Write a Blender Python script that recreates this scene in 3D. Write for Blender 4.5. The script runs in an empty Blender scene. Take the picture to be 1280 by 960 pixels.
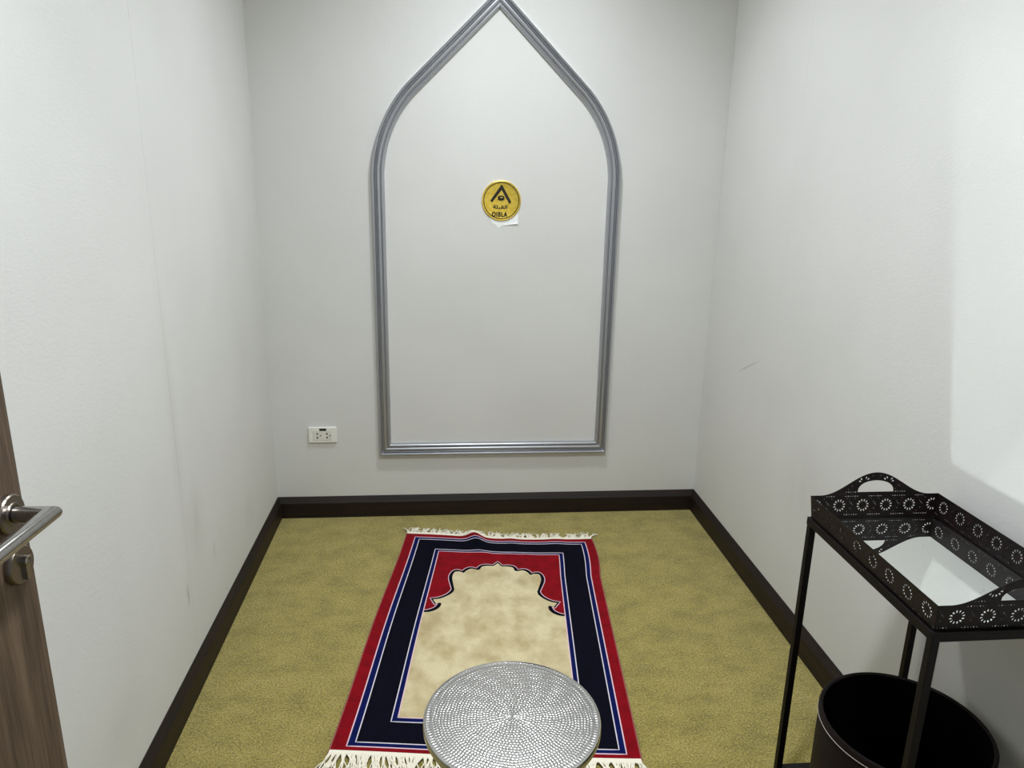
import bpy, bmesh, math, random
from mathutils import Vector, Matrix
from mathutils.geometry import delaunay_2d_cdt
random.seed(7)
PI = math.pi
S = bpy.context.scene
C = S.collection

# ------------------------------------------------------------------ camera
CAM = Vector((0.0, 0.0, 1.452))
PITCH, YAW, ROLL = 0.2710, -0.0956, 0.0200
fwd = Vector((-math.sin(YAW) * math.cos(PITCH), math.cos(YAW) * math.cos(PITCH), -math.sin(PITCH)))
rt0 = Vector((math.cos(YAW), math.sin(YAW), 0))
up0 = rt0.cross(fwd)
rt = rt0 * math.cos(ROLL) + up0 * math.sin(ROLL)
up = -rt0 * math.sin(ROLL) + up0 * math.cos(ROLL)
cd = bpy.data.cameras.new('camera')
cd.sensor_width = 36.0
cd.lens = 924.57 * 36.0 / 1280.0
cd.clip_start = 0.02
cam = bpy.data.objects.new('camera', cd)
C.objects.link(cam)
M = Matrix((rt, up, -fwd)).transposed().to_4x4()
M.translation = CAM
cam.matrix_world = M
S.camera = cam

# ------------------------------------------------------------------ world, lamp, exposure
w = bpy.data.worlds.new('corridor_light')
S.world = w
w.use_nodes = True
w.node_tree.nodes['Background'].inputs['Color'].default_value = (0.86, 0.93, 1.0, 1)
w.node_tree.nodes['Background'].inputs['Strength'].default_value = 0.25
LAMPS = [(Vector((0.27, 0.95, 2.57)), 26.0), (Vector((0.24, 2.32, 2.57)), 15.0)]     # two recessed downlights
for LAMP, watts in LAMPS:
    ld = bpy.data.lights.new('downlight_beam', 'AREA')
    ld.shape = 'DISK'
    ld.size = 0.17
    ld.energy = watts
    ld.spread = math.radians(150)
    ld.color = (0.925, 0.97, 1.0)
    lo = bpy.data.objects.new('downlight_beam', ld)
    lo.location = LAMP
    C.objects.link(lo)
S.view_settings.view_transform = 'Standard'
S.view_settings.look = 'None'
S.view_settings.exposure = 0.0
S.view_settings.gamma = 1.0
S.view_settings.use_curve_mapping = False
S.cycles.use_denoising = True
S.cycles.max_bounces = 12
S.cycles.diffuse_bounces = 6
S.cycles.glossy_bounces = 6
S.cycles.caustics_reflective = True
S.cycles.blur_glossy = 0.0
S.cycles.use_guiding = True
S.cycles.use_surface_guiding = True
S.cycles.surface_guiding_probability = 0.7
S.cycles.guiding_training_samples = 64
S.cycles.sample_clamp_indirect = 0.0

# ------------------------------------------------------------------ room numbers (metres, camera foot at 0,0)
XL, XR, YB, YF, ZC = -0.7227, 1.1394, 3.0506, 0.10, 2.60
BH, BT = 0.0951, 0.0162


# ------------------------------------------------------------------ helpers
def lin(r, g, b):
    f = lambda c: (c / 12.92 if c <= 0.04045 else ((c + 0.055) / 1.055) ** 2.4)
    return (f(r / 255), f(g / 255), f(b / 255), 1)


WL = {}


def tag(o, label=None, cat=None, group=None, kind=None):
    for k, v in (('label', label), ('category', cat), ('group', group), ('kind', kind)):
        if v:
            o[k] = v
    return o


def empty(name, loc, label=None, cat=None, kind=None):
    o = bpy.data.objects.new(name, None)
    o.empty_display_size = 0.1
    o.location = loc
    C.objects.link(o)
    WL[o.name] = Vector(loc)
    return tag(o, label, cat, None, kind)


def obj(name, vf, m, parent=None, smooth=False, origin=None, bevel=0, seg=2):
    """vf in world coordinates; the object's origin is put at `origin` (or its parent's)."""
    verts, faces = vf
    base = WL[parent.name] if parent else Vector((0, 0, 0))
    org = Vector(origin) if origin is not None else base
    me = bpy.data.meshes.new(name)
    me.from_pydata([Vector(v) - org for v in verts], [], faces)
    me.validate()
    bm = bmesh.new()
    bm.from_mesh(me)
    bmesh.ops.remove_doubles(bm, verts=bm.verts, dist=1e-6)
    bmesh.ops.recalc_face_normals(bm, faces=bm.faces)
    bm.to_mesh(me)
    bm.free()
    if smooth:
        me.polygons.foreach_set('use_smooth', [True] * len(me.polygons))
        try:
            me.set_sharp_from_angle(angle=math.radians(smooth if smooth > 1 else 40))
        except Exception:
            pass
    me.materials.append(m)
    o = bpy.data.objects.new(name, me)
    C.objects.link(o)
    if parent:
        o.parent = parent
    o.location = org - base
    WL[o.name] = org
    if bevel:
        b = o.modifiers.new('edge', 'BEVEL')
        b.width = bevel
        b.segments = seg
        b.limit_method = 'ANGLE'
    return o


def join(*vfs):
    V, F = [], []
    for v, f in vfs:
        n = len(V)
        V += [Vector(a) for a in v]
        F += [tuple(i + n for i in q) for q in f]
    return V, F


def xf(vf, mat):
    return [mat @ Vector(v) for v in vf[0]], vf[1]


def box(x0, x1, y0, y1, z0, z1):
    v = [(x, y, z) for x in (x0, x1) for y in (y0, y1) for z in (z0, z1)]
    f = [(0, 1, 3, 2), (4, 6, 7, 5), (0, 4, 5, 1), (2, 3, 7, 6), (0, 2, 6, 4), (1, 5, 7, 3)]
    return v, f


def lathe(prof, n=48, c=(0, 0, 0), closed=False):
    """profile [(r,z)] about z; ends with r=0 become poles."""
    V, F = [], []
    rings = []
    for r, z in prof:
        if r < 1e-7:
            rings.append([len(V)])
            V.append((c[0], c[1], c[2] + z))
        else:
            rings.append(list(range(len(V), len(V) + n)))
            V += [(c[0] + r * math.cos(2 * PI * k / n), c[1] + r * math.sin(2 * PI * k / n), c[2] + z) for k in range(n)]
    pairs = list(zip(rings, rings[1:])) + ([(rings[-1], rings[0])] if closed else [])
    for a, b in pairs:
        for k in range(n):
            k2 = (k + 1) % n
            if len(a) == 1 and len(b) == 1:
                continue
            if len(a) == 1:
                F.append((a[0], b[k], b[k2]))
            elif len(b) == 1:
                F.append((a[k], a[k2], b[0]))
            else:
                F.append((a[k], a[k2], b[k2], b[k]))
    return V, F


def tube(path, r, n=8, closed=False, caps=True, flat=1.0, upv=(0, 0, 1)):
    P = [Vector(p) for p in path]
    V, F = [], []
    m = len(P)
    for i, p in enumerate(P):
        if closed:
            t = (P[(i + 1) % m] - P[i - 1])
        else:
            t = P[min(i + 1, m - 1)] - P[max(i - 1, 0)]
        t.normalize()
        u = Vector(upv)
        if abs(t.dot(u)) > 0.95:
            u = Vector((1, 0, 0))
        s = t.cross(u).normalized()
        q = s.cross(t).normalized()
        rr = r[i] if isinstance(r, (list, tuple)) else r
        for k in range(n):
            a = 2 * PI * (k + 0.5) / n
            V.append(p + s * rr * math.cos(a) + q * rr * flat * math.sin(a))
    rng = range(m) if closed else range(m - 1)
    for i in rng:
        j = (i + 1) % m
        for k in range(n):
            k2 = (k + 1) % n
            F.append((i * n + k, i * n + k2, j * n + k2, j * n + k))
    if caps and not closed:
        F.append(tuple(range(n)))
        F.append(tuple((m - 1) * n + k for k in range(n)))
    return V, F


def prism(poly, d0, d1, fn):
    """poly 2-D, fn(a,b,d)->world; a closed solid."""
    n = len(poly)
    V = [fn(a, b, d0) for a, b in poly] + [fn(a, b, d1) for a, b in poly]
    F = [tuple(range(n - 1, -1, -1)), tuple(range(n, 2 * n))]
    F += [(k, (k + 1) % n, n + (k + 1) % n, n + k) for k in range(n)]
    return V, F


def inpoly(x, y, poly):
    c = False
    j = len(poly) - 1
    for i in range(len(poly)):
        xi, yi = poly[i]
        xj, yj = poly[j]
        if (yi > y) != (yj > y) and x < (xj - xi) * (y - yi) / (yj - yi) + xi:
            c = not c
        j = i
    return c


# ------------------------------------------------------------------ materials
class NT:
    def __init__(s, name):
        s.m = bpy.data.materials.new(name)
        s.m.use_nodes = True
        s.t = s.m.node_tree
        s.b = s.t.nodes['Principled BSDF']

    def n(s, typ, **kw):
        nd = s.t.nodes.new(typ)
        for k, v in kw.items():
            if k.startswith('i_'):
                nd.inputs[k[2:].replace('_', ' ')].default_value = v
            else:
                setattr(nd, k, v)
        return nd

    def l(s, a, b):
        s.t.links.new(a, b)

    def coord(s, scale=(1, 1, 1)):
        g = s.n('ShaderNodeNewGeometry')
        mp = s.n('ShaderNodeMapping')
        mp.inputs['Scale'].default_value = scale
        s.l(g.outputs['Position'], mp.inputs['Vector'])
        return mp.outputs['Vector']

    def noise(s, vec, scale, detail=3, rough=0.5):
        nd = s.n('ShaderNodeTexNoise')
        nd.inputs['Scale'].default_value = scale
        nd.inputs['Detail'].default_value = detail
        nd.inputs['Roughness'].default_value = rough
        s.l(vec, nd.inputs['Vector'])
        return nd.outputs['Fac']

    def ramp(s, fac, stops):
        r = s.n('ShaderNodeValToRGB')
        e = r.color_ramp.elements
        while len(e) < len(stops):
            e.new(0.5)
        for k, (p, c) in enumerate(stops):
            e[k].position = p
            e[k].color = c
        s.l(fac, r.inputs['Fac'])
        return r.outputs['Color']

    def mix(s, fac, a, b, blend='MIX'):
        x = s.n('ShaderNodeMix', data_type='RGBA', blend_type=blend)
        for sock, val in ((x.inputs[0], fac), (x.inputs[6], a), (x.inputs[7], b)):
            if hasattr(val, 'links'):
                s.l(val, sock)
            else:
                sock.default_value = val
        return x.outputs[2]

    def math(s, op, a, b=0.0, clamp=False):
        x = s.n('ShaderNodeMath', operation=op, use_clamp=clamp)
        for sock, val in ((x.inputs[0], a), (x.inputs[1], b)):
            if hasattr(val, 'links'):
                s.l(val, sock)
            else:
                sock.default_value = val
        return x.outputs[0]

    def bump(s, h, strength=0.3, dist=0.002):
        b = s.n('ShaderNodeBump')
        b.inputs['Strength'].default_value = strength
        b.inputs['Distance'].default_value = dist
        s.l(h, b.inputs['Height'])
        s.l(b.outputs['Normal'], s.b.inputs['Normal'])

    def set(s, color=None, rough=None, metal=None, spec=None):
        for k, v in (('Base Color', color), ('Roughness', rough), ('Metallic', metal), ('Specular IOR Level', spec)):
            if v is None:
                continue
            if hasattr(v, 'links'):
                s.l(v, s.b.inputs[k])
            else:
                s.b.inputs[k].default_value = v
        return s


def simple(name, col, rough=0.5, metal=0.0, spec=0.5, var=0.0, vscale=30):
    t = NT(name)
    t.set(col, rough, metal, spec)
    if var:
        f = t.noise(t.coord(), vscale, 4)
        c2 = tuple(min(1, c * (1 + var)) for c in col[:3]) + (1,)
        c1 = tuple(c * (1 - var) for c in col[:3]) + (1,)
        t.set(t.ramp(f, [(0.3, c1), (0.7, c2)]))
    return t.m


def wall_mat(name, stretch, scuffs=(), axis=1):
    """off-white embossed wallpaper; scuffs: (a, z, radius_a, radius_z, strength) faint marks on it."""
    t = NT(name)
    pos = t.coord()
    big = t.noise(pos, 2.2, 3)
    col = t.ramp(big, [(0.3, lin(209, 209, 207)), (0.7, lin(215, 215, 213))])
    sep = t.n('ShaderNodeSeparateXYZ')
    t.l(pos, sep.inputs[0])
    smear = t.noise(t.coord((14, 14, 5)), 1.0, 4)
    for a, z, ra, rz, k, *rot_ in scuffs:
        ca, sa = (math.cos(rot_[0]), math.sin(rot_[0])) if rot_ else (1.0, 0.0)
        ua = t.math('SUBTRACT', sep.outputs[axis], a)
        uz = t.math('SUBTRACT', sep.outputs[2], z)
        da = t.math('DIVIDE', t.math('ADD', t.math('MULTIPLY', ua, ca), t.math('MULTIPLY', uz, sa)), ra)
        dz = t.math('DIVIDE', t.math('SUBTRACT', t.math('MULTIPLY', uz, ca), t.math('MULTIPLY', ua, sa)), rz)
        d = t.math('SQRT', t.math('ADD', t.math('MULTIPLY', da, da), t.math('MULTIPLY', dz, dz)))
        f = t.math('SUBTRACT', 1.0, d, True)
        f = t.math('MULTIPLY', t.math('MULTIPLY', f, smear), k, True)
        col = t.mix(f, col, lin(150, 147, 138))
    t.set(col, 0.72, 0, 0.35)
    fine = t.noise(t.coord(stretch), 1.0, 2, 0.6)
    fib = t.noise(pos, 240, 2)
    h = t.math('ADD', fine, t.math('MULTIPLY', fib, 0.35))
    t.bump(h, 0.32, 0.0009)
    return t.m


M_wall = wall_mat('wallpaper', (110, 110, 160))
M_wallL = wall_mat('wallpaper_left', (70, 70, 190),
                   [(2.05, 0.47, .09, .16, .35), (1.93, 0.30, .012, .05, 1.0), (2.18, 0.30, .02, .05, .45), (1.955, .8, .05, .6, .25),
                    (1.45, .25, .2, .1, .2), (2.6, 0.25, .08, .09, .25)], 1)
M_wallR = wall_mat('wallpaper_right', (70, 70, 190), [(2.60, .790, .13, .0045, 1.3, -.45), (2.1, .5, .2, .2, .3)], 1)
M_ceil = simple('ceiling_paint', lin(222, 222, 218), 0.8)

t = NT('olive_carpet')
pos = t.coord()
patch = t.noise(t.coord((1, 1.3, 1)), 9.0, 5, 0.68)
mid = t.noise(pos, 45, 4, 0.65)
gr = t.noise(pos, 190, 3, 0.8)
c1 = t.ramp(patch, [(0.34, lin(154, 139, 44)), (0.52, lin(185, 167, 72)), (0.70, lin(203, 182, 94))])
c2 = t.mix(t.math('MULTIPLY', mid, 0.55), c1, lin(140, 129, 46), 'MIX')
c3 = t.ramp(gr, [(0.36, (0.34, 0.32, 0.20, 1)), (0.52, (1, 1, 1, 1)), (0.70, (1.0, 1.0, 1.0, 1))])
c4 = t.mix(1.0, c2, c3, 'MULTIPLY')
c5 = t.mix(t.math('MULTIPLY', t.math('SUBTRACT', gr, 0.54, True), 5.0, True), c4, lin(222, 208, 136))
t.set(c5, 0.95, 0, 0.1)
t.b.inputs['Sheen Weight'].default_value = 0.25
t.bump(t.math('ADD', gr, t.math('MULTIPLY', mid, 0.6)), 1.0, 0.008)
M_carpet = t.m


def wood(name, stretch, cA, cB, cC, rough=0.45):
    t = NT(name)
    v = t.coord(stretch)
    f1 = t.noise(v, 1.0, 5, 0.6)
    f2 = t.noise(v, 4.0, 3, 0.6)
    f = t.math('ADD', t.math('MULTIPLY', f1, 0.7), t.math('MULTIPLY', f2, 0.3))
    t.set(t.ramp(f, [(0.32, cA), (0.5, cB), (0.68, cC)]), rough, 0, 0.4)
    t.bump(f, 0.15, 0.001)
    return t.m


WA, WB, WC = lin(11, 5, 4), lin(24, 13, 10), lin(44, 27, 20)
M_bbx = wood('dark_wood_along_x', (2.5, 60, 110), WA, WB, WC, 0.55)
M_bby = wood('dark_wood_along_y', (60, 2.5, 110), WA, WB, WC, 0.55)
M_door = wood('brown_door_veneer', (42, 60, 2.2), lin(60, 47, 38), lin(86, 70, 57), lin(108, 90, 75), 0.5)
M_dooredge = wood('door_edge_veneer', (42, 60, 2.2), lin(40, 32, 27), lin(56, 45, 38), lin(70, 58, 48), 0.5)
M_steel = simple('brushed_steel', lin(168, 166, 165), 0.22, 1.0, var=0.06, vscale=120)
M_steel2 = simple('satin_steel_plate', lin(140, 132, 124), 0.32, 1.0, var=0.05, vscale=160)
M_arch = simple('silver_moulding_paint', lin(178, 180, 186), 0.33, 0.8)
M_black = simple('matte_black', lin(14, 12, 12), 0.5)
M_print = simple('black_print', lin(16, 13, 10), 0.45)
M_holeblack = simple('socket_hole_black', lin(10, 10, 10), 0.7)
M_plastic = simple('white_plastic', lin(232, 231, 224), 0.35)
M_plastic2 = simple('white_plastic_insert', lin(222, 221, 212), 0.4)
M_paper = simple('white_torn_paper', lin(238, 240, 240), 0.6)

t = NT('gold_brushed')
g = t.noise(t.coord((70, 70, 70)), 1.0, 4)
t.set(t.ramp(g, [(0.3, lin(226, 190, 62)), (0.7, lin(250, 220, 104))]), 0.32, 0.7, 0.5)
M_gold = t.m

t = NT('dark_bronze_metal')
f = t.noise(t.coord(), 60, 4, 0.65)
t.set(t.ramp(f, [(0.35, lin(9, 4, 5)), (0.6, lin(20, 9, 10)), (0.8, lin(46, 22, 21))]), 0.45, 0.1, 0.3)
t.bump(t.noise(t.coord(), 500, 2), 0.25, 0.0006)
M_bronze = t.m
t = NT('dark_stand_metal')
f = t.noise(t.coord(), 40, 4, 0.65)
t.set(t.ramp(f, [(0.35, lin(7, 4, 4)), (0.75, lin(12, 7, 7))]), 0.5, 0.0, 0.22)
M_stand = t.m

t = NT('tray_mirror')
sp = t.noise(t.coord(), 34, 5, 0.7)
f = t.ramp(sp, [(0.64, (0, 0, 0, 1)), (0.72, (1, 1, 1, 1))])
t.set(t.mix(f, (0.90, 0.93, 0.91, 1), (0.62, 0.68, 0.65, 1)), 0.0, 1.0)
M_mirror = t.m

t = NT('bin_leatherette')
f = t.noise(t.coord(), 220, 3)
t.set(t.ramp(t.noise(t.coord(), 6, 2), [(0.3, lin(13, 7, 7)), (0.7, lin(22, 10, 10))]), 0.55, 0, 0.22)
t.bump(f, 0.2, 0.0008)
M_leather = t.m
M_lining = simple('bin_black_lining', lin(4, 4, 4), 0.8, 0.0, 0.08)
M_stitch = simple('pale_stitching', lin(176, 168, 166), 0.6)
M_alu = simple('hammered_aluminium', lin(168, 167, 166), 0.31, 1.0)
M_alu2 = simple('aluminium_rim', lin(206, 204, 200), 0.3, 1.0)


def pile(name, c, dark, vs=14, rough=0.9, sheen=0.3, st=(1, 1, 1)):
    t = NT(name)
    a = t.noise(t.coord(st), vs, 4, 0.6)
    b = t.noise(t.coord(), 420, 2, 0.6)
    k = t.ramp(a, [(0.32, dark), (0.62, c)])
    t.set(t.mix(t.math('MULTIPLY', t.math('SUBTRACT', b, 0.42, True), 1.6, True), k, dark), rough, 0, 0.1)
    t.b.inputs['Sheen Weight'].default_value = sheen
    t.bump(b, 0.6, 0.0018)
    return t.m


M_red = pile('rug_red_pile', lin(136, 3, 20), lin(112, 2, 15), 26, sheen=0.03)
M_blue = pile('rug_blue_pile', lin(9, 22, 82), lin(5, 15, 64), 30, sheen=0.0)
M_navy = pile('rug_navy_pile', lin(4, 5, 23), lin(2, 3, 15), 18, sheen=0.0)
M_cream = pile('rug_cream_pile', lin(216, 204, 166), lin(176, 158, 116), 9, st=(1.2, 0.9, 1))
M_line = simple('rug_white_line', lin(214, 206, 216), 0.85)
M_linep = simple('rug_pink_white_line', lin(222, 190, 204), 0.85)
M_fringe = simple('rug_white_fringe', lin(236, 230, 212), 0.85)
M_bind = simple('rug_edge_binding', lin(146, 84, 78), 0.9)


# ------------------------------------------------------------------ the setting
def struct(name, vf, m, parent=None, **kw):
    o = obj(name, vf, m, parent, **kw)
    if not parent:
        o['kind'] = 'structure'
    return o


struct('floor', box(XL - 0.1, XR + 0.1, -0.9, YB + 0.1, -0.06, 0.0), M_carpet)
HX0, HX1 = 0.155, 0.385                      # strip of ceiling that holds both recessed lamps
ce = [box(XL - .1, HX0, YF - .12, YB + .1, ZC, ZC + .06), box(HX1, XR + .1, YF - .12, YB + .1, ZC, ZC + .06)]
ya = YF - .12
for L_, _w in LAMPS:
    ce.append(box(HX0, HX1, ya, L_.y - .09, ZC, ZC + .06))
    ce.append(box(HX0, L_.x - .09, L_.y - .09, L_.y + .09, ZC, ZC + .06))
    ce.append(box(L_.x + .09, HX1, L_.y - .09, L_.y + .09, ZC, ZC + .06))
    ya = L_.y + .09
ce.append(box(HX0, HX1, ya, YB + .1, ZC, ZC + .06))
struct('ceiling', join(*ce), M_ceil)
struct('wall_back', box(XL - 0.1, XR + 0.1, YB, YB + 0.1, 0, ZC), M_wall)
wl = struct('wall_left', box(XL - 0.1, XL - 0.0006, YF - 0.12, YB, 0, ZC), M_wallL)
for a, b in ((YF, 0.894), (0.8943, 1.9548), (1.9551, 3.0148), (3.0151, YB)):      # wallpaper drops, hairline seams between
    obj('wallpaper_drop', box(XL - 0.0008, XL, a, b, 0, ZC), M_wallL, wl)
wr = struct('wall_right', box(XR + 0.0006, XR + 0.1, YF - 0.12, YB, 0, ZC), M_wallR)
for a, b in ((YF, 2.40), (2.4005, 3.0485)):
    obj('wallpaper_drop', box(XR, XR + 0.0008, a, b, 0, ZC), M_wallR, wr)
DX0, DX1, DZ = -0.605, 0.30, 2.07
struct('wall_front', join(box(XL, DX0 - .035, YF - .12, YF, 0, ZC), box(DX1 + .035, XR, YF - .12, YF, 0, ZC), box(DX0 - .035, DX1 + .035, YF - .12, YF, DZ + .035, ZC)), M_wall)
struct('trim_1', join(box(DX0 - .035, DX0, YF - .125, YF + .005, 0, DZ), box(DX1, DX1 + .035, YF - .125, YF + .005, 0, DZ), box(DX0 - .035, DX1 + .035, YF - .125, YF + .005, DZ, DZ + .035)), M_dooredge)

# skirting: chamfered top, mitred into the corners
prof = [(0, 0), (BT, 0), (BT, BH - 0.026), (BT * 0.80, BH - 0.020), (0.003, BH), (0, BH)]


def skirting(name, fn, a, b, m, mitA, mitB):
    V, F = [], []
    for s, mit in ((a, mitA), (b, mitB)):
        for d, z in prof:
            V.append(fn(s + mit * d, d, z))
    n = len(prof)
    for k in range(n):
        F.append((k, (k + 1) % n, n + (k + 1) % n, n + k))
    F += [tuple(range(n)), tuple(range(n, 2 * n))]
    struct(name, (V, F), m)


skirting('baseboard_back', lambda s, d, z: (s, YB - d, z), XL, XR, M_bbx, 1, -1)
skirting('baseboard_left', lambda s, d, z: (XL + d, s, z), YF, YB, M_bby, 0, -1)
skirting('baseboard_right', lambda s, d, z: (XR - d, s, z), YF, YB, M_bby, 0, -1)

# ------------------------------------------------------------------ door with lever handle
hinge = Vector((-0.5965, 0.100, 0))
edge = Vector((-0.5585, 0.9600, 0))
dd = (edge - hinge)
DW = dd.length
dd.normalize()
dn = Vector((dd.y, -dd.x, 0))                 # faces the room
ROSE_Z = 1.024
DM = Matrix((dd, dn, Vector((0, 0, 1)))).transposed().to_4x4()
DM.translation = hinge                        # local x along leaf, y out of face, z up
door = empty('door_1', hinge, kind='structure')
leaf = obj('door_leaf', xf(box(0, DW, -0.04, 0, 0.008, 2.05), DM), M_door, door, bevel=0.002)
obj('edge_band', xf(box(DW - 0.0008, DW + 0.0012, -0.039, -0.001, 0.01, 2.048), DM), M_dooredge, leaf)
RX = DW - 0.0355
YUP = Matrix.Rotation(-PI / 2, 4, 'X')        # lathe axis z -> door normal y


def on_door(x, z):
    return DM @ Matrix.Translation((x, 0, z)) @ YUP


lever = obj('lever_handle', xf(join(
    tube([(RX, .008, ROSE_Z), (RX, .030, ROSE_Z), (RX, .0525, ROSE_Z)], 0.0105, 20)), DM), M_steel, door, smooth=50)
# mitred bend: grip cylinder cut at 45 degrees against the neck
V, F = [], []
N = 24
for k in range(N):
    a = 2 * PI * k / N
    cy, cz = 0.0105 * math.cos(a), 0.0105 * math.sin(a)
    V.append((RX + 0.0105 * math.cos(a), 0.008, ROSE_Z + cz))
for k in range(N):
    a = 2 * PI * k / N
    V.append((RX + 0.0105 * math.cos(a), 0.054 + 0.0105 * math.cos(a), ROSE_Z + 0.0105 * math.sin(a)))
for k in range(N):
    a = 2 * PI * k / N
    V.append((RX - 0.140, 0.054 + 0.0105 * math.cos(a), ROSE_Z + 0.0105 * math.sin(a)))
for j in range(2):
    for k in range(N):
        F.append((j * N + k, j * N + (k + 1) % N, (j + 1) * N + (k + 1) % N, (j + 1) * N + k))
F += [tuple(range(N)), tuple(range(2 * N, 3 * N))]
lever.data.clear_geometry()
lever.data.from_pydata([DM @ Vector(v) - WL[lever.name] for v in V], [], F)
lever.data.polygons.foreach_set('use_smooth', [True] * len(lever.data.polygons))
lever.data.set_sharp_from_angle(angle=math.radians(42))
lever.data.update()
obj('rosette', xf(lathe([(0, 0), (.026, 0), (.026, .007), (.0245, .009), (.0155, .009), (.0145, .0105), (.0125, .0105), (.0125, .009), (0, .009)], 40), on_door(RX, ROSE_Z)), M_steel2, lever, smooth=35)
LZ = ROSE_Z - 0.072
lock = obj('lock_escutcheon', xf(lathe([(0, 0), (.026, 0), (.026, .007), (.0245, .0095), (0, .0095)], 40), on_door(RX, LZ)), M_steel2, door, smooth=35)
obj('thumb_turn', join(xf(lathe([(0, .0095), (.0075, .0095), (.0075, .0155), (.0066, .0165), (.0035, .0165), (.003, .015), (0, .015)], 28), on_door(RX + .004, LZ + .004)),
                       xf(box(RX - .0005, RX + .0085, .009, .0135, LZ - .022, LZ + .004), DM)), M_steel, lock, smooth=35)

# ------------------------------------------------------------------ ceiling downlight
for (L_, _w), lab in zip(LAMPS, ('white round recessed ceiling downlight above the tray end of the room', 'white round recessed ceiling downlight nearest the arch wall')):
    dl = empty('ceiling_downlight', (L_.x, L_.y, ZC), lab, 'lamp')
    dl['group'] = 'recessed ceiling downlights'
    obj('trim_ring', lathe([(.0905, -.004), (.130, -.004), (.134, 0), (.0905, 0)], 48, (L_.x, L_.y, ZC), True), M_ceil, dl, smooth=40)
    obj('housing', lathe([(.0885, -.003), (.0895, 0), (.0895, .055), (0, .055), (0, .020), (.087, .020), (.0870, -.003)], 40, (L_.x, L_.y, ZC)), M_plastic, dl, smooth=40)

# ------------------------------------------------------------------ pointed arch moulding on the back wall
MW = 0.0500
ZB, AXL, AXR = 0.2885, -0.2772, 0.7142
AXC = (AXL + AXR) / 2
ZS = 1.44
kx, kz = 0.139, 0.350                        # from springing to the kink
ang = 2 * math.atan(kx / kz)
RA = kz / math.sin(ang)
AP = 2.137
arcL = [(AXL + RA * (1 - math.cos(ang * k / 16)), ZS + RA * math.sin(ang * k / 16)) for k in range(17)]
segs = {
    'bottom_rail': [(AXR, ZB), (AXL, ZB)],
    'left_upright': [(AXL, ZB), (AXL, ZS)],
    'left_curve': arcL,
    'left_slope': [arcL[-1], (AXC, AP)],
    'right_slope': [(AXC, AP), (2 * AXC - arcL[-1][0], arcL[-1][1])],
    'right_curve': [(2 * AXC - x, z) for x, z in reversed(arcL)],
    'right_upright': [(AXR, ZS), (AXR, ZB)],
}
order = ['left_upright', 'left_curve', 'left_slope', 'right_slope', 'right_curve', 'right_upright', 'bottom_rail']
loop, cuts = [], {}
for nme in order:
    pts = segs[nme]
    st = len(loop)
    for p in pts[:-1]:
        loop.append(Vector((p[0], p[1])))
    cuts[nme] = (st, len(loop))
nl = len(loop)
mit = []
for i in range(nl):                           # mitre vector pointing inward (right-hand of travel: clockwise loop)
    a = (loop[i] - loop[i - 1]).normalized()
    b = (loop[(i + 1) % nl] - loop[i]).normalized()
    na, nb = Vector((a.y, -a.x)), Vector((b.y, -b.x))
    v = (na + nb)
    mit.append(v / (1 + na.dot(nb)))
aprof = [(0, 0), (0, .018), (.0008, .0222), (.0028, .0252), (.0056, .0265), (.0084, .0255), (.0106, .0225), (.0116, .0185), (.0120, .0135), (.0148, .0135),
         (.0152, .0190), (.0160, .0212), (.0168, .0216), (.0176, .0206), (.0182, .0180), (.0186, .0135), (.0208, .0135), (.0212, .0185), (.0225, .0208), (.0250, .0212),
         (.0295, .0198), (.0325, .0175), (.0332, .0150), (.0335, .0095), (.0364, .0095), (.0368, .0135), (.0385, .0158), (.0415, .0168), (.0448, .0158), (.0474, .0130),
         (.0490, .0085), (.0500, 0)]
arch = empty('arch_moulding', (AXC, YB, ZB), 'silver grey ridged moulding forming a pointed arch panel on the back wall', 'moulding')
for nme in order:
    a, b = cuts[nme]
    V, F = [], []
    n = len(aprof)
    idx = [i % nl for i in range(a, b + 1)]
    for i in idx:
        for s_, d_ in aprof:
            q = loop[i] + mit[i] * s_
            V.append((q.x, YB - d_, q.y))
    for j in range(len(idx) - 1):
        for k in range(n - 1):
            F.append((j * n + k, j * n + k + 1, (j + 1) * n + k + 1, (j + 1) * n + k))
    F += [tuple(range(n)), tuple(range((len(idx) - 1) * n, len(idx) * n))]
    obj(nme.split('_', 1)[1] if nme[0] in 'lr' else nme, (V, F), M_arch, arch, smooth=32)

# ------------------------------------------------------------------ round gold sign
SC = Vector((0.2345, YB, 1.3650))
sign = empty('qibla_sign', SC, 'round gold sign with black arrow mark and lettering inside the arch', 'sign')


def WP(a, b, d):
    return (SC.x + a, SC.y - d, SC.z + b)


SR = 0.0785
TOW = Matrix.Translation(SC) @ Matrix.Rotation(PI / 2, 4, 'X')     # lathe z -> -y
obj('disc', xf(lathe([(0, 0.001), (SR, 0.001), (SR, .0045), (SR - .0025, .0062), (SR - .006, .0055), (0, .0055)], 72), TOW), M_gold, sign, smooth=30)
obj('ring_line', xf(lathe([(SR - .0096, .0054), (SR - .0064, .0054), (SR - .0064, .0062), (SR - .0096, .0062)], 72, closed=True), TOW), M_print, sign)
k = SR / 24.5


def spx(X, Y):                               # sign drawing units -> metres
    return ((X - 405) / 14.76 * k, (390 - Y) / 14.76 * k)


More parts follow.
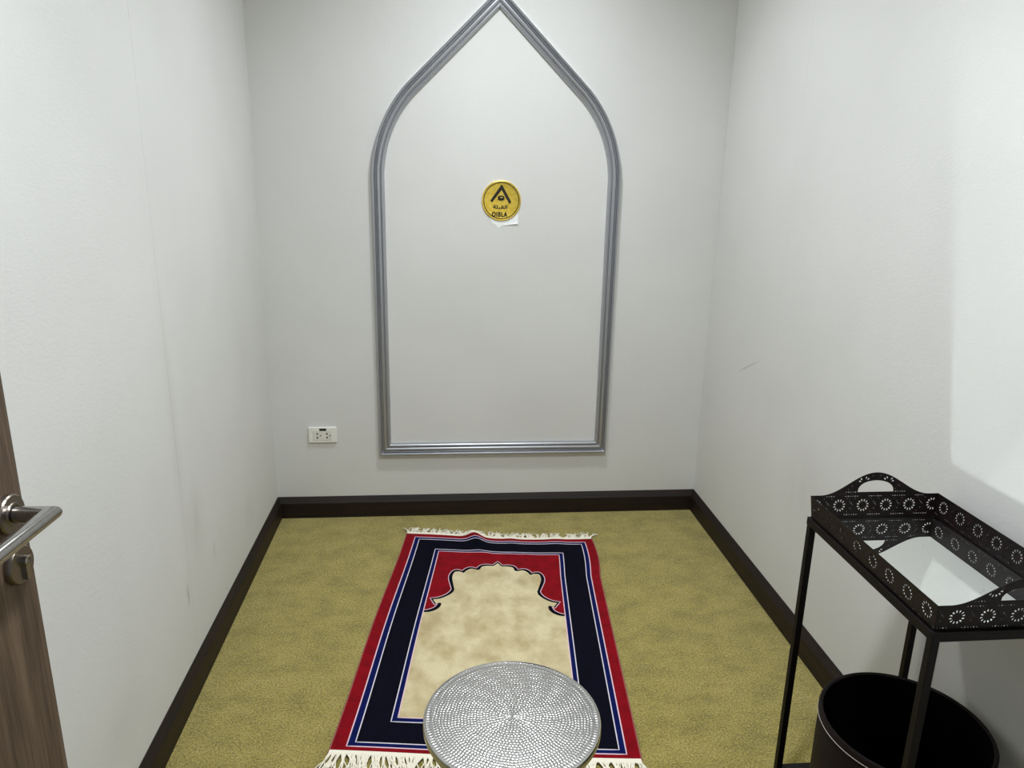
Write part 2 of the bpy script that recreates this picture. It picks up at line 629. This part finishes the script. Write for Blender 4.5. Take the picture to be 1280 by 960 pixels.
chev = [spx(*q) for q in ((200, 390), (408, 92), (588, 408), (554, 448), (407, 196), (232, 424))]
obj('arrow_mark', prism(chev, .0054, .0062, WP), M_print, sign)
kb = [spx(*q) for q in ((338, 315), (372, 297), (428, 297), (460, 318), (460, 372), (428, 388), (382, 392), (340, 374))]
kaa = obj('cube_mark', prism(kb, .0054, .0062, WP), M_print, sign)
obj('band', prism([spx(*q) for q in ((372, 326), (388, 322), (426, 322), (436, 326), (424, 338), (384, 338))], .0062, .0066, WP), M_gold, kaa)


def text_mesh(body, size, sx=1.0):
    cu = bpy.data.curves.new('lettering', 'FONT')
    cu.body = body
    cu.size = size
    cu.align_x = 'CENTER'
    cu.space_character = 1.25 if ord(body[0]) < 256 else 1.0
    o = bpy.data.objects.new('lettering', cu)
    C.objects.link(o)
    dg = bpy.context.evaluated_depsgraph_get()
    me = bpy.data.meshes.new_from_object(o.evaluated_get(dg))
    V = [(v.co.x, v.co.y) for v in me.vertices]
    F = [tuple(p.vertices) for p in me.polygons]
    bpy.data.objects.remove(o)
    bpy.data.curves.remove(cu)
    bpy.data.meshes.remove(me)
    return V, F


def place_text(name, body, x0, x1, z0, z1, boldness=0.0):
    V, F = text_mesh(body, 1.0)
    xs = [v[0] for v in V]
    ys = [v[1] for v in V]
    out = []
    for a, b in V:
        A = x0 + (a - min(xs)) / (max(xs) - min(xs)) * (x1 - x0)
        B = z0 + (b - min(ys)) / (max(ys) - min(ys)) * (z1 - z0)
        out.append((A, B))
    vv, ff = [], []
    offs = [(0, 0)] if not boldness else [(0, 0), (boldness, 0), (-boldness, 0), (0, boldness * .8), (0, -boldness * .8)]
    for i, (ox, oz) in enumerate(offs):
        n0 = len(vv)
        vv += [WP(a + ox, b + oz, .0060 + i * .00004) for a, b in out]
        ff += [tuple(n0 + q for q in f) for f in F]
    obj(name, (vv, ff), M_print, sign)


a0, b0 = spx(236, 694)
a1, b1 = spx(514, 594)
place_text('latin_lettering', 'QIBLA', a0, a1, b0, b1, 0.0013)
a0, b0 = spx(252, 548)
a1, b1 = spx(516, 468)
place_text('arabic_lettering', '\ufe94\ufee0\ufe92\ufed8\ufedf\ufe8d', a0, a1, b0, b1, 0.0009)

# torn paper under the sign
tp = [(-.047, -.070), (-.040, -.040), (.04, -.05), (.070, -.038), (.0690, -.0880), (.045, -.0915), (.022, -.0945), (.004, -.0975), (-.007, -.1075), (-.014, -.1050), (-.020, -.0960), (-.034, -.0890)]
o = obj('torn_paper', prism(tp, 0.0, 0.0007, WP), M_paper, None, origin=WP(0, -.09, 0))
tag(o, 'torn scrap of white paper stuck to the wall below the gold sign', 'paper')
obj('curled_edge', tube([WP(.012, -.0965, .0014), WP(.035, -.0930, .0022), WP(.055, -.0905, .0032), WP(.0690, -.0885, .0042)], [.0006, .0012, .0017, .0021], 6), M_paper, o, smooth=60)

# ------------------------------------------------------------------ wall socket
OX, OZ = -0.5160, 0.3815
out = empty('wall_socket', (OX, YB, OZ), 'white double power socket plate low on the back wall', 'socket')


def OP(a, b, d):
    return (OX + a, YB - d, OZ + b)


def plate(wd, ht, d0, d1):
    x0, y0, z0 = OP(-wd / 2, -ht / 2, d0)
    x1, y1, z1 = OP(wd / 2, ht / 2, d1)
    return box(x0, x1, min(y0, y1), max(y0, y1), z0, z1)


obj('cover_plate', plate(.119, .070, 0, .0105), M_plastic, out, bevel=.004, seg=3)
ins = obj('socket_insert', plate(.078, .046, .009, .0118), M_plastic2, out, bevel=.0008)
sx = 0.119 / 36.5                             # metres per photo pixel on the plate


def cyl(a, b, r, d0, d1, n=10):
    return prism([(a + r * math.cos(2 * PI * q / n), b + r * math.sin(2 * PI * q / n)) for q in range(n)], d0, d1, OP)


for bx in (-.0215, .0190):
    obj('pin_hole', cyl(bx, .0065, .0036, .0108, .0127), M_holeblack, ins)
    obj('pin_hole', cyl(bx, -.0100, .0036, .0108, .0127), M_holeblack, ins)
    obj('earth_hole', cyl(bx + .0132, -.0017, .0027, .0108, .0127), M_holeblack, ins)
obj('indicator_window', prism([(-.0115, .0205), (.0165, .0205), (.0165, .0295), (-.0115, .0295)], .0100, .0128, OP), M_holeblack, out)

# ------------------------------------------------------------------ prayer rug
BL, BR = Vector((-.3042, 1.6267)), Vector((.5033, 1.5405))
TL, TR = Vector((-.1565, 2.8587)), Vector((.6112, 2.7676))


def sstep(a, b, x):
    q = max(0, min(1, (x - a) / (b - a)))
    return q * q * (3 - 2 * q)


def rugz(u, v):
    z = 0.008
    g = sstep(.84, 1.0, v)
    c = .365 + (1 - v) * .35
    z += 0.024 * g * math.exp(-((u - c) / .042) ** 2)
    z += 0.0035 * g * math.exp(-((u - .56 - (1 - v) * .2) / .035) ** 2)
    z += 0.0030 * sstep(.8, .97, v) * math.exp(-((u - .80) / .05) ** 2)
    z += 0.0030 * math.exp(-((v - .885 - .02 * math.sin(9 * u)) / .012) ** 2) * sstep(.3, .5, u) * sstep(.72, .6, u) * (0.6 + 0.4 * math.sin(u * 60))
    z += 0.0010 * math.sin(11 * u + 3 * v) * math.sin(9 * v + 2)
    return z


def rug(u, v, lift=0.0):
    q = BL * ((1 - u) * (1 - v)) + BR * (u * (1 - v)) + TL * ((1 - u) * v) + TR * (u * v)
    x, y = q
    y -= 0.020 * math.sin(PI * min(1, max(0, u))) ** 0.8 * v ** 8
    y += 0.006 * v ** 8 * math.sin(7 * u)
    y -= 0.006 * math.sin(PI * min(1, max(0, u))) * (1 - v) ** 8
    x += 0.010 * math.sin(PI * min(1, max(0, (v - .75) * 4))) * u ** 6 if v > .75 else 0
    x += 0.003 * math.sin(8 * v + 1) * (1 - u) ** 4
    return Vector((x, y, rugz(u, v) + lift))


UC = 0.502
Rl = [(0.193, 0.5386), (0.2083, 0.5405), (0.2271, 0.548), (0.2394, 0.5575), (0.2472, 0.5718), (0.2352, 0.5657), (0.2078, 0.6004), (0.2447, 0.6075), (0.2753, 0.6233), (0.2913, 0.6412), (0.2947, 0.6539), (0.2823, 0.6842), (0.2728, 0.7102), (0.2724, 0.7316), (0.2804, 0.7511), (0.2962, 0.7644), (0.3143, 0.7650), (0.3329, 0.7595), (0.3385, 0.7671), (0.3528, 0.7788), (0.3748, 0.7836), (0.4005, 0.7775), (0.4082, 0.7893), (0.4231, 0.8003), (0.4503, 0.8045), (0.478, 0.8018), (0.502, 0.8257)]
Cl = [(0.193, 0.5281), (0.2188, 0.5300), (0.2447, 0.5405), (0.2618, 0.5572), (0.265, 0.5747), (0.2542, 0.5781), (0.2411, 0.5716), (0.2232, 0.5942), (0.2542, 0.6005), (0.2848, 0.6162), (0.305, 0.6342), (0.31, 0.6494), (0.3076, 0.6594), (0.2957, 0.6951), (0.2895, 0.7215), (0.2927, 0.7433), (0.3001, 0.7534), (0.3201, 0.7542), (0.3412, 0.7462), (0.3508, 0.7592), (0.3673, 0.7709), (0.3830, 0.7730), (0.4030, 0.7670), (0.4167, 0.7711), (0.4243, 0.7871), (0.4419, 0.7934), (0.4650, 0.7946), (0.4830, 0.7950), (0.502, 0.8147)]


def cr(pts, sub=3, corner=50):
    """Catmull-Rom through pts, sharp where the turn is over `corner` degrees."""
    P = [Vector(p) for p in pts]
    out = []
    sharp = set()
    for i in range(1, len(P) - 1):
        a, b = (P[i] - P[i - 1]).normalized(), (P[i + 1] - P[i]).normalized()
        if math.degrees(math.acos(max(-1, min(1, a.dot(b))))) > corner:
            sharp.add(i)
    for i in range(len(P) - 1):
        p1, p2 = P[i], P[i + 1]
        p0 = P[i - 1] if i > 0 and i not in sharp else p1 * 2 - p2
        p3 = P[i + 2] if i + 2 < len(P) and (i + 1) not in sharp else p2 * 2 - p1
        for s_ in range(sub):
            q = s_ / sub
            out.append(tuple(0.5 * ((2 * p1) + (p2 - p0) * q + (2 * p0 - 5 * p1 + 4 * p2 - p3) * q * q + (3 * p1 - p0 - 3 * p2 + p3) * q ** 3)))
    out.append(tuple(P[-1]))
    return out


Rc, Cc = cr(Rl), cr(Cl)
mirr = lambda L: [(2 * UC - u, v) for u, v in reversed(L[:-1])]
UI0, UI1, VI0, VI1 = 0.1935, 2 * UC - 0.1935, 0.110, 0.878
Rc[0], Cc[0] = (UI0, Rc[0][1]), (UI0, Cc[0][1])
Rfull = Rc + mirr(Rc)
Cfull = Cc + mirr(Cc)
rect = lambda u0, u1, v0, v1: [(u0, v0), (u1, v0), (u1, v1), (u0, v1)]
R0 = rect(0, 1, 0, 1)
R1 = rect(.049, .9575, .0195, .970)
R2 = rect(.0745, .9355, .0320, .9555)
R3 = rect(.1730, 2 * UC - .1730, .0965, .8905)
R4 = rect(UI0, UI1, VI0, VI1)
cream_poly = Cfull + [(UI1, VI0), (UI0, VI0)]
outline_poly = Rfull + [(UI1, VI0), (UI0, VI0)]
verts2, edges2 = [], []


def add_poly(p, closed=True, dens=0.02):
    L = []
    m = len(p)
    for i in range(m if closed else m - 1):
        a, b = Vector(p[i]), Vector(p[(i + 1) % m])
        k_ = max(1, int((b - a).length / dens))
        for q in range(k_):
            L.append(a.lerp(b, q / k_))
    if not closed:
        L.append(Vector(p[-1]))
    s_ = len(verts2)
    verts2.extend(L)
    n_ = len(L)
    for i in range(n_ if closed else n_ - 1):
        edges2.append((s_ + i, s_ + (i + 1) % n_))


for r_ in (R0, R1, R2, R3, R4):
    add_poly(r_)
add_poly(Rfull, False)
add_poly(Cfull, False)
for i in range(1, 66):
    for j in range(1, 100):
        verts2.append(Vector((i / 66 + .0003, j / 100 + .0002)))
cv, ce, cf, _, _, _ = delaunay_2d_cdt(verts2, edges2, [], 0, 1e-5)
regions = {}
inr = lambda x, y, r_: r_[0][0] < x < r_[1][0] and r_[0][1] < y < r_[2][1]
for f in cf:
    x = sum(cv[i].x for i in f) / 3
    y = sum(cv[i].y for i in f) / 3
    if not inr(x, y, R0):
        continue
    if not inr(x, y, R1):
        k_ = 'red_border'
    elif not inr(x, y, R2):
        k_ = 'blue_outer_stripe'
    elif not inr(x, y, R3):
        k_ = 'navy_band'
    elif not inr(x, y, R4):
        k_ = 'blue_inner_stripe'
    elif inpoly(x, y, cream_poly):
        k_ = 'cream_field'
    elif inpoly(x, y, outline_poly):
        k_ = 'niche_outline'
    else:
        k_ = 'red_niche_corner'
    regions.setdefault(k_, []).append(tuple(f))
rugroot = empty('prayer_rug', (.15, 2.2, 0), 'red and navy prayer rug with cream niche and white fringe, lying on the carpet', 'rug')
rm = {'red_border': M_red, 'blue_outer_stripe': M_blue, 'navy_band': M_navy, 'blue_inner_stripe': M_blue, 'cream_field': M_cream, 'niche_outline': M_navy, 'red_niche_corner': M_red}
for k_, tris in regions.items():
    used = sorted({i for f in tris for i in f})
    mp = {i: n_ for n_, i in enumerate(used)}
    V = [rug(cv[i].x, cv[i].y) for i in used]
    F = [tuple(mp[i] for i in f) for f in tris]
    if k_ == 'red_border':                    # the thick edge of the rug all round
        per = []
        for s_ in range(4):
            a, b = Vector(R0[s_]), Vector(R0[(s_ + 1) % 4])
            per += [a.lerp(b, q / 50) for q in range(50)]
        n0 = len(V)
        V += [rug(p.x, p.y) for p in per]
        for p in per:
            q = rug(p.x, p.y)
            V.append(Vector((q.x, q.y, max(.0008, q.z - .0072))))
        m_ = len(per)
        F += [(n0 + i, n0 + (i + 1) % m_, n0 + m_ + (i + 1) % m_, n0 + m_ + i) for i in range(m_)]
    obj(k_, (V, F), rm[k_], rugroot, smooth=60)


def line_on_rug(name, pts, m, r=.0014, closed=False, dens=.02, flat=.6):
    L = []
    n_ = len(pts)
    for i in range(n_ if closed else n_ - 1):
        a, b = Vector(pts[i]), Vector(pts[(i + 1) % n_])
        q_ = max(1, int((b - a).length / dens))
        L += [a.lerp(b, q / q_) for q in range(q_)]
    if not closed:
        L.append(Vector(pts[-1]))
    obj(name, tube([rug(p.x, p.y, .0003) for p in L], r, 6, closed, flat=flat), m, rugroot, smooth=70)


line_on_rug('white_line', R1, M_linep, .0020, True)
line_on_rug('white_line', R2, M_line, .0018, True)
line_on_rug('white_line', R3, M_line, .0018, True)
line_on_rug('white_line', R4, M_linep, .0018, True)
line_on_rug('white_line', Rfull, M_linep, .0015)


for u_ in (-.002, 1.002):
    obj('edge_binding', tube([rug(u_, i / 60, -.003) for i in range(61)], .0030, 6), M_bind, rugroot, smooth=70)


def fringe(name, v, sgn, lens, count, spread):
    parts = []
    band = [rug(i / 60, v, .0005) for i in range(61)]
    parts.append(tube([b + Vector((0, -sgn * .002, -.001)) for b in band], .0080, 6, flat=.5))
    lean, nxt = 0, 0
    dirv = ((TL - BL) if sgn > 0 else (BL - TL)).normalized()
    side = (BR - BL).normalized()
    for i in range(count):
        if i >= nxt:
            lean = random.uniform(-spread, spread)
            nxt = i + random.randint(3, 7)
            ctr = i + (nxt - i) / 2
        u = (i + random.uniform(.1, .9)) / count
        if u > .97 or u < .03:
            lean = max(-.5, min(.5, lean))
        p = rug(u, v)
        a = lean + random.uniform(-.16, .16) + (ctr - i) * 0.05
        ln = lens * random.uniform(.75, 1.1)
        d = dirv * math.cos(a) + side * math.sin(a)
        curl = random.uniform(-.5, .5)
        d2 = dirv * math.cos(a + curl) + side * math.sin(a + curl)
        p1 = Vector((p.x, p.y, p.z))
        p2 = Vector((p.x + d.x * ln * .4, p.y + d.y * ln * .4, max(.0065, p.z * .75) + random.uniform(0, .004)))
        p3 = Vector((p2.x + d2.x * ln * .35, p2.y + d2.y * ln * .35, .004 + random.uniform(0, .003)))
        p4 = Vector((p3.x + d2.x * ln * .25, p3.y + d2.y * ln * .25, .0028))
        parts.append(tube([p1, p2, p3, p4], [.0017, .0017, .0016, .0011], 4))
    o = obj(name, join(*parts), M_fringe, rugroot, smooth=70)
    o['kind'] = 'stuff'


fringe('far_fringe', 1.0, 1, .060, 320, .75)
fringe('near_fringe', 0.0, -1, .066, 400, .40)

# ------------------------------------------------------------------ hammered metal stool
SX, SY, SZ, SRR = 0.1320, 1.2346, 0.420, 0.1752
stool = empty('hammered_stool', (SX, SY, 0), 'round hammered silver metal stool standing at the near end of the rug', 'stool')
NA, NR = 720, 150
dr = 0.0062
V, F = [], []
for j in range(NR + 1):
    r = (SRR - .003) * (j / NR)
    for i in range(NA):
        th = 2 * PI * i / NA
        if r > SRR - .0155:                    # long radial strokes near the rim
            nd = 150
            fr = (r - (SRR - .0100)) / .0060
            fa = (th * nd / (2 * PI)) % 1 - .5
        else:
            rr_ = r + .0009 * math.sin(5 * th) + .0008 * math.sin(9 * th + 2 + r * 40) + .0006 * math.sin(23 * th + r * 90)
            ring = round(rr_ / dr)
            fr = (rr_ / dr - ring) * 2
            nd = max(1, round(2 * PI * max(ring, .4) * dr / .0066))
            jit = math.sin(ring * 12.9898) * 43758.5453 % 1
            fa = ((th / (2 * PI) + jit) * nd) % 1 - .5
            if ring == 0:
                fa = 0
        d2 = min(1.0, fr * fr + (fa * 2) ** 2)
        wob = .68 + .32 * math.sin(17 * th + r * 190) * math.sin(r * 260 + 3 * th)
        z = -0.00080 * (1 - d2) * wob
        z += .0012 * math.cos(r / SRR * PI / 2) - .0006
        V.append((SX + r * math.cos(th), SY + r * math.sin(th), SZ + z))
for j in range(NR):
    for i in range(NA):
        i2 = (i + 1) % NA
        F.append((j * NA + i, j * NA + i2, (j + 1) * NA + i2, (j + 1) * NA + i))
top = obj('hammered_top', (V, F), M_alu, stool, smooth=80)
obj('rolled_rim', lathe([(SRR - .0032, -.0005), (SRR - .0018, .0010), (SRR, .0004), (SRR + .0012, -.003), (SRR + .0012, -.014), (SRR, -.0165), (SRR - .003, -.0165), (SRR - .004, -.006)], 96, (SX, SY, SZ), True), M_alu2, top, smooth=45)
V, F = [], []
bprof = []
for j in range(49):
    z = .012 + (SZ - .026 - .012) * j / 48
    q = (z - .012) / (SZ - .038)
    bprof.append((.108 + .056 * (2 * q - 1) ** 2 + (.006 if q > .5 else 0) * (2 * q - 1), z))
for j, (r, z) in enumerate(bprof):
    for i in range(96):
        th = 2 * PI * i / 96
        rr_ = r + .0009 * math.sin(th * 48) * math.sin(z * 420)
        V.append((SX + rr_ * math.cos(th), SY + rr_ * math.sin(th), z))
for j in range(48):
    for i in range(96):
        F.append((j * 96 + i, j * 96 + (i + 1) % 96, (j + 1) * 96 + (i + 1) % 96, (j + 1) * 96 + i))
F.append(tuple(48 * 96 + i for i in range(96)))
obj('body', (V, F), M_alu, stool, smooth=70)
obj('foot_ring', lathe([(.150, 0), (.168, 0), (.171, .004), (.171, .011), (.168, .015), (.150, .015)], 72, (SX, SY, 0), True), M_alu2, stool, smooth=40)

# ------------------------------------------------------------------ tray stand
FX0, FX1, FY0, FY1, FT = 0.811, 1.111, 1.008, 1.450, 0.735
LG = 0.0148
stand = empty('tray_stand', ((FX0 + FX1) / 2, (FY0 + FY1) / 2, 0), 'dark square-legged metal stand holding the pierced tray beside the right wall', 'stand')
for x0 in (FX0, FX1 - LG):
    for y0 in (FY0, FY1 - LG):
        obj('leg', box(x0, x0 + LG, y0, y0 + LG, 0.0, FT - .0005), M_stand, stand, bevel=.001)
RT = 0.0175
for y0 in (FY0, FY1 - .004):                   # angle-iron top frame: upright flange + shelf flange
    obj('top_rail', join(box(FX0 - .001, FX1 + .001, y0 - (.001 if y0 == FY0 else -.001), y0 + (.004 if y0 == FY0 else .005), FT - RT, FT),
                         box(FX0 + LG, FX1 - LG, (y0 if y0 == FY0 else FY1 - .02), (y0 + .02 if y0 == FY0 else FY1), FT - RT, FT - RT + .003)), M_stand, stand, bevel=.0008)
for x0 in (FX0 - .001, FX1 - .003):
    obj('top_rail', join(box(x0, x0 + .004, FY0 + .003, FY1 - .003, FT - RT, FT),
                         box((FX0 if x0 < FX0 else FX1 - .02), (FX0 + .02 if x0 < FX0 else FX1), FY0 + LG, FY1 - LG, FT - RT, FT - RT + .003)), M_stand, stand, bevel=.0008)
for y0 in (FY0, FY1 - LG):
    obj('bottom_rail', box(FX0 + LG, FX1 - LG, y0, y0 + LG, .042, .061), M_stand, stand, bevel=.001)
for x0 in (FX0, FX1 - LG):
    obj('bottom_rail', box(x0, x0 + LG, FY0 + LG, FY1 - LG, .042, .061), M_stand, stand, bevel=.001)
obj('lower_shelf', box(FX0 + .002, FX1 - .002, FY0 + .002, FY1 - .002, .061, .0645), M_stand, stand)

# ------------------------------------------------------------------ pierced tray with mirror base
TX0, TX1, TY0, TY1 = FX0 + .0055, FX1 - .0055, FY0 + .0065, FY1 - .0065
TZ = FT - RT + .0035
tray = empty('serving_tray', ((TX0 + TX1) / 2, (TY0 + TY1) / 2, TZ), 'dark pierced metal tray with mirror base and arched handles, on the stand', 'tray')
obj('tray_base', box(TX0, TX1, TY0, TY1, TZ, TZ + .004), M_bronze, tray)
MZ = FT - .003
obj('packing_board', box(TX0 + .001, TX1 - .001, TY0 + .001, TY1 - .001, TZ + .004, MZ - .003), M_bronze, tray)
obj('mirror', box(TX0 + .002, TX1 - .002, TY0 + .002, TY1 - .002, MZ - .003, MZ), M_mirror, tray)
PITCHF = 0.0550
T0 = MZ                                       # panel t=0 level
PH = 0.0530                                   # rim height above the mirror


def flower(cx, ct, r0=.0086, r1=.0142, n=12):
    holes = []
    for k_ in range(n):
        a = 2 * PI * (k_ + .5) / n
        c_, s_ = math.cos(a), math.sin(a)
        w0, w1 = .0007, .0015
        pts = [(r0, -w0), (r0 + .0028, -w1), (r1 - .0008, -w1), (r1, 0), (r1 - .0008, w1), (r0 + .0028, w1), (r0, w0)]
        holes.append([(cx + p * c_ - q * s_, ct + p * s_ + q * c_) for p, q in pts])
    return holes


def dot(cx, ct, ra, rb=None, n=6):
    rb = rb or ra
    return [[(cx + ra * math.cos(2 * PI * k_ / n), ct + rb * math.sin(2 * PI * k_ / n)) for k_ in range(n)]]


def dashes(cx, ct):
    h = []
    for k_, (dx, ra, rb) in enumerate(((-.0135, .0021, .0007), (-.0080, .0014, .0014), (-.0028, .0016, .0007), (.0028, .0016, .0007), (.0080, .0014, .0014), (.0135, .0021, .0007))):
        h += dot(cx + dx, ct, ra, rb)
    return h


def pierced(name, halfw, outline, hole, fn, rows, parent, off=.5):
    """sheet panel with real perforations. outline: closed polygon (s,t)"""
    hs = []
    ncol = int(halfw * 2 / PITCHF) + 3
    for row in range(rows):
        ct = .0300 + row * .0520
        for c_ in range(-ncol, ncol + 1):
            cx = (c_ + off) * PITCHF
            hs += flower(cx, ct)
            mx = cx + PITCHF / 2
            hs += dashes(mx, ct - .0215) + dashes(mx, ct + .0210)
            hs += dot(mx, ct + .0045, .0011) + dot(mx - .003, ct + .0085, .0009) + dot(mx - .001, ct - .0075, .0010) + dot(mx + .003, ct + .0015, .0009)
            hs += dot(cx + .0185, ct + .0155, .0008) + dot(cx - .0185, ct + .0155, .0008) + dot(cx + .0185, ct - .0150, .0008)

    def clear(p):
        m_ = .0016
        for ox, ot in ((m_, 0), (-m_, 0), (0, m_), (0, -m_)):
            if not inpoly(p[0] + ox, p[1] + ot, outline):
                return False
            if hole and inpoly(p[0] + ox * 1.5, p[1] + ot * 1.5, hole):
                return False
        return True
    hs = [h for h in hs if all(clear(p) for p in h)]
    v2, e2 = [], []
    for p in [outline] + ([hole] if hole else []) + hs:
        s_ = len(v2)
        v2 += [Vector(q) for q in p]
        e2 += [(s_ + i, s_ + (i + 1) % len(p)) for i in range(len(p))]
    holes = hs + ([hole] if hole else [])
    boxes = [(min(q[0] for q in h), max(q[0] for q in h), min(q[1] for q in h), max(q[1] for q in h), h) for h in holes]
    cv_, _, cf_, _, _, _ = delaunay_2d_cdt(v2, e2, [], 0, 1e-7)
    F = []
    for f in cf_:
        x = sum(cv_[i].x for i in f) / 3
        y = sum(cv_[i].y for i in f) / 3
        if not inpoly(x, y, outline):
            continue
        if any(a < x < b and c < y < d and inpoly(x, y, h) for a, b, c, d, h in boxes):
            continue
        F.append(tuple(f))
    o = obj(name, ([fn(q.x, q.y) for q in cv_], F), M_bronze, parent)
    sm = o.modifiers.new('sheet', 'SOLIDIFY')
    sm.thickness = .0011
    sm.offset = 0
    return o


FL = 0.0055                                   # the sides lean outwards by this at rim height
hw = (TX1 - TX0) / 2
hl = (TY1 - TY0) / 2
TCX, TCY = (TX0 + TX1) / 2, (TY0 + TY1) / 2


def end_t(s_):
    a = abs(s_) / .128
    return PH + (.0255 * (1 + math.cos(PI * a)) if a < 1 else 0)


def end_outline():
    e = hw + FL
    p = [(-hw, 0), (hw, 0), (e, PH)]
    p += [(.140 - .280 * i / 56, end_t(.140 - .280 * i / 56)) for i in range(57)]
    p.append((-e, PH))
    return p


grip = []
gw, gb, gt = .0430, PH + .0065, PH + .0345
for i in range(25):
    a = PI * i / 24
    grip.append((gw * math.cos(a) * (1 if abs(math.cos(a)) < .97 else .99), gb + (gt - gb) * math.sin(a) ** .8))
endo = end_outline()
for y0, sg in ((TY0, -1), (TY1, 1)):
    fn = lambda s_, t_, y0=y0, sg=sg: (TCX + s_, y0 + sg * FL * t_ / PH, T0 + t_)
    p_ = pierced('end_panel', hw, endo, grip, fn, 2, tray, .5 if sg > 0 else -.02)
    obj('rolled_edge', tube([fn(a, b) for a, b in endo[2:]], .0011, 6), M_stand, p_, smooth=60)
    obj('grip_edge', tube([fn(a, b) for a, b in grip], .0010, 6, True), M_stand, p_, smooth=60)
sideo = [(-hl, 0), (hl, 0), (hl + FL, PH), (-hl - FL, PH)]
for x0, sg in ((TX0, -1), (TX1, 1)):
    fn = lambda s_, t_, x0=x0, sg=sg: (x0 + sg * FL * t_ / PH, TCY + s_, T0 + t_)
    p_ = pierced('side_panel', hl, sideo, None, fn, 1, tray)
    obj('rolled_edge', tube([fn(a, b) for a, b in (sideo[2], sideo[3])], .0011, 6), M_stand, p_, smooth=60)

# ------------------------------------------------------------------ waste bin on the lower shelf
BZ = 0.380
bx, by, brr = .885 * (1.452 - BZ), 1.1275 * (1.452 - BZ), .1551 * (1.452 - BZ)
b0 = .0645
binr = empty('waste_bin', (bx, by, b0), 'round dark brown leather waste bin under the tray', 'bin')
H = BZ - b0
obj('body', lathe([(0, 0), (brr - .004, 0), (brr - .002, .003), (brr - .001, H - .016), (brr - .0035, H - .013)], 96, (bx, by, b0)), M_leather, binr, smooth=40)
obj('lining', lathe([(brr - .0075, H - .002), (brr - .0085, .01), (0, .01), (0, .006), (brr - .006, .006), (brr - .005, H - .002)], 96, (bx, by, b0), False), M_lining, binr, smooth=40)
rim = obj('rim', lathe([(brr - .0085, H - .008), (brr - .0085, H - .002), (brr - .006, H), (brr - .002, H), (brr, H - .003), (brr + .0005, H - .013), (brr - .002, H - .0145)], 96, (bx, by, b0), True), M_leather, binr, smooth=50)
nS = 150
obj('stitching', join(*[tube([(bx + (brr + .0003) * math.cos(a + q), by + (brr + .0003) * math.sin(a + q), b0 + H - .0142) for q in (0, .014, .028, .0365)], .00095, 5)
                        for a in [2 * PI * i / nS for i in range(nS)]]), M_stitch, rim)
obj('rim_piping', tube([(bx + (brr - .0042) * math.cos(2 * PI * i / 96), by + (brr - .0042) * math.sin(2 * PI * i / 96), b0 + H + .0002) for i in range(96)], .0008, 6, True), M_stand, rim, smooth=60)
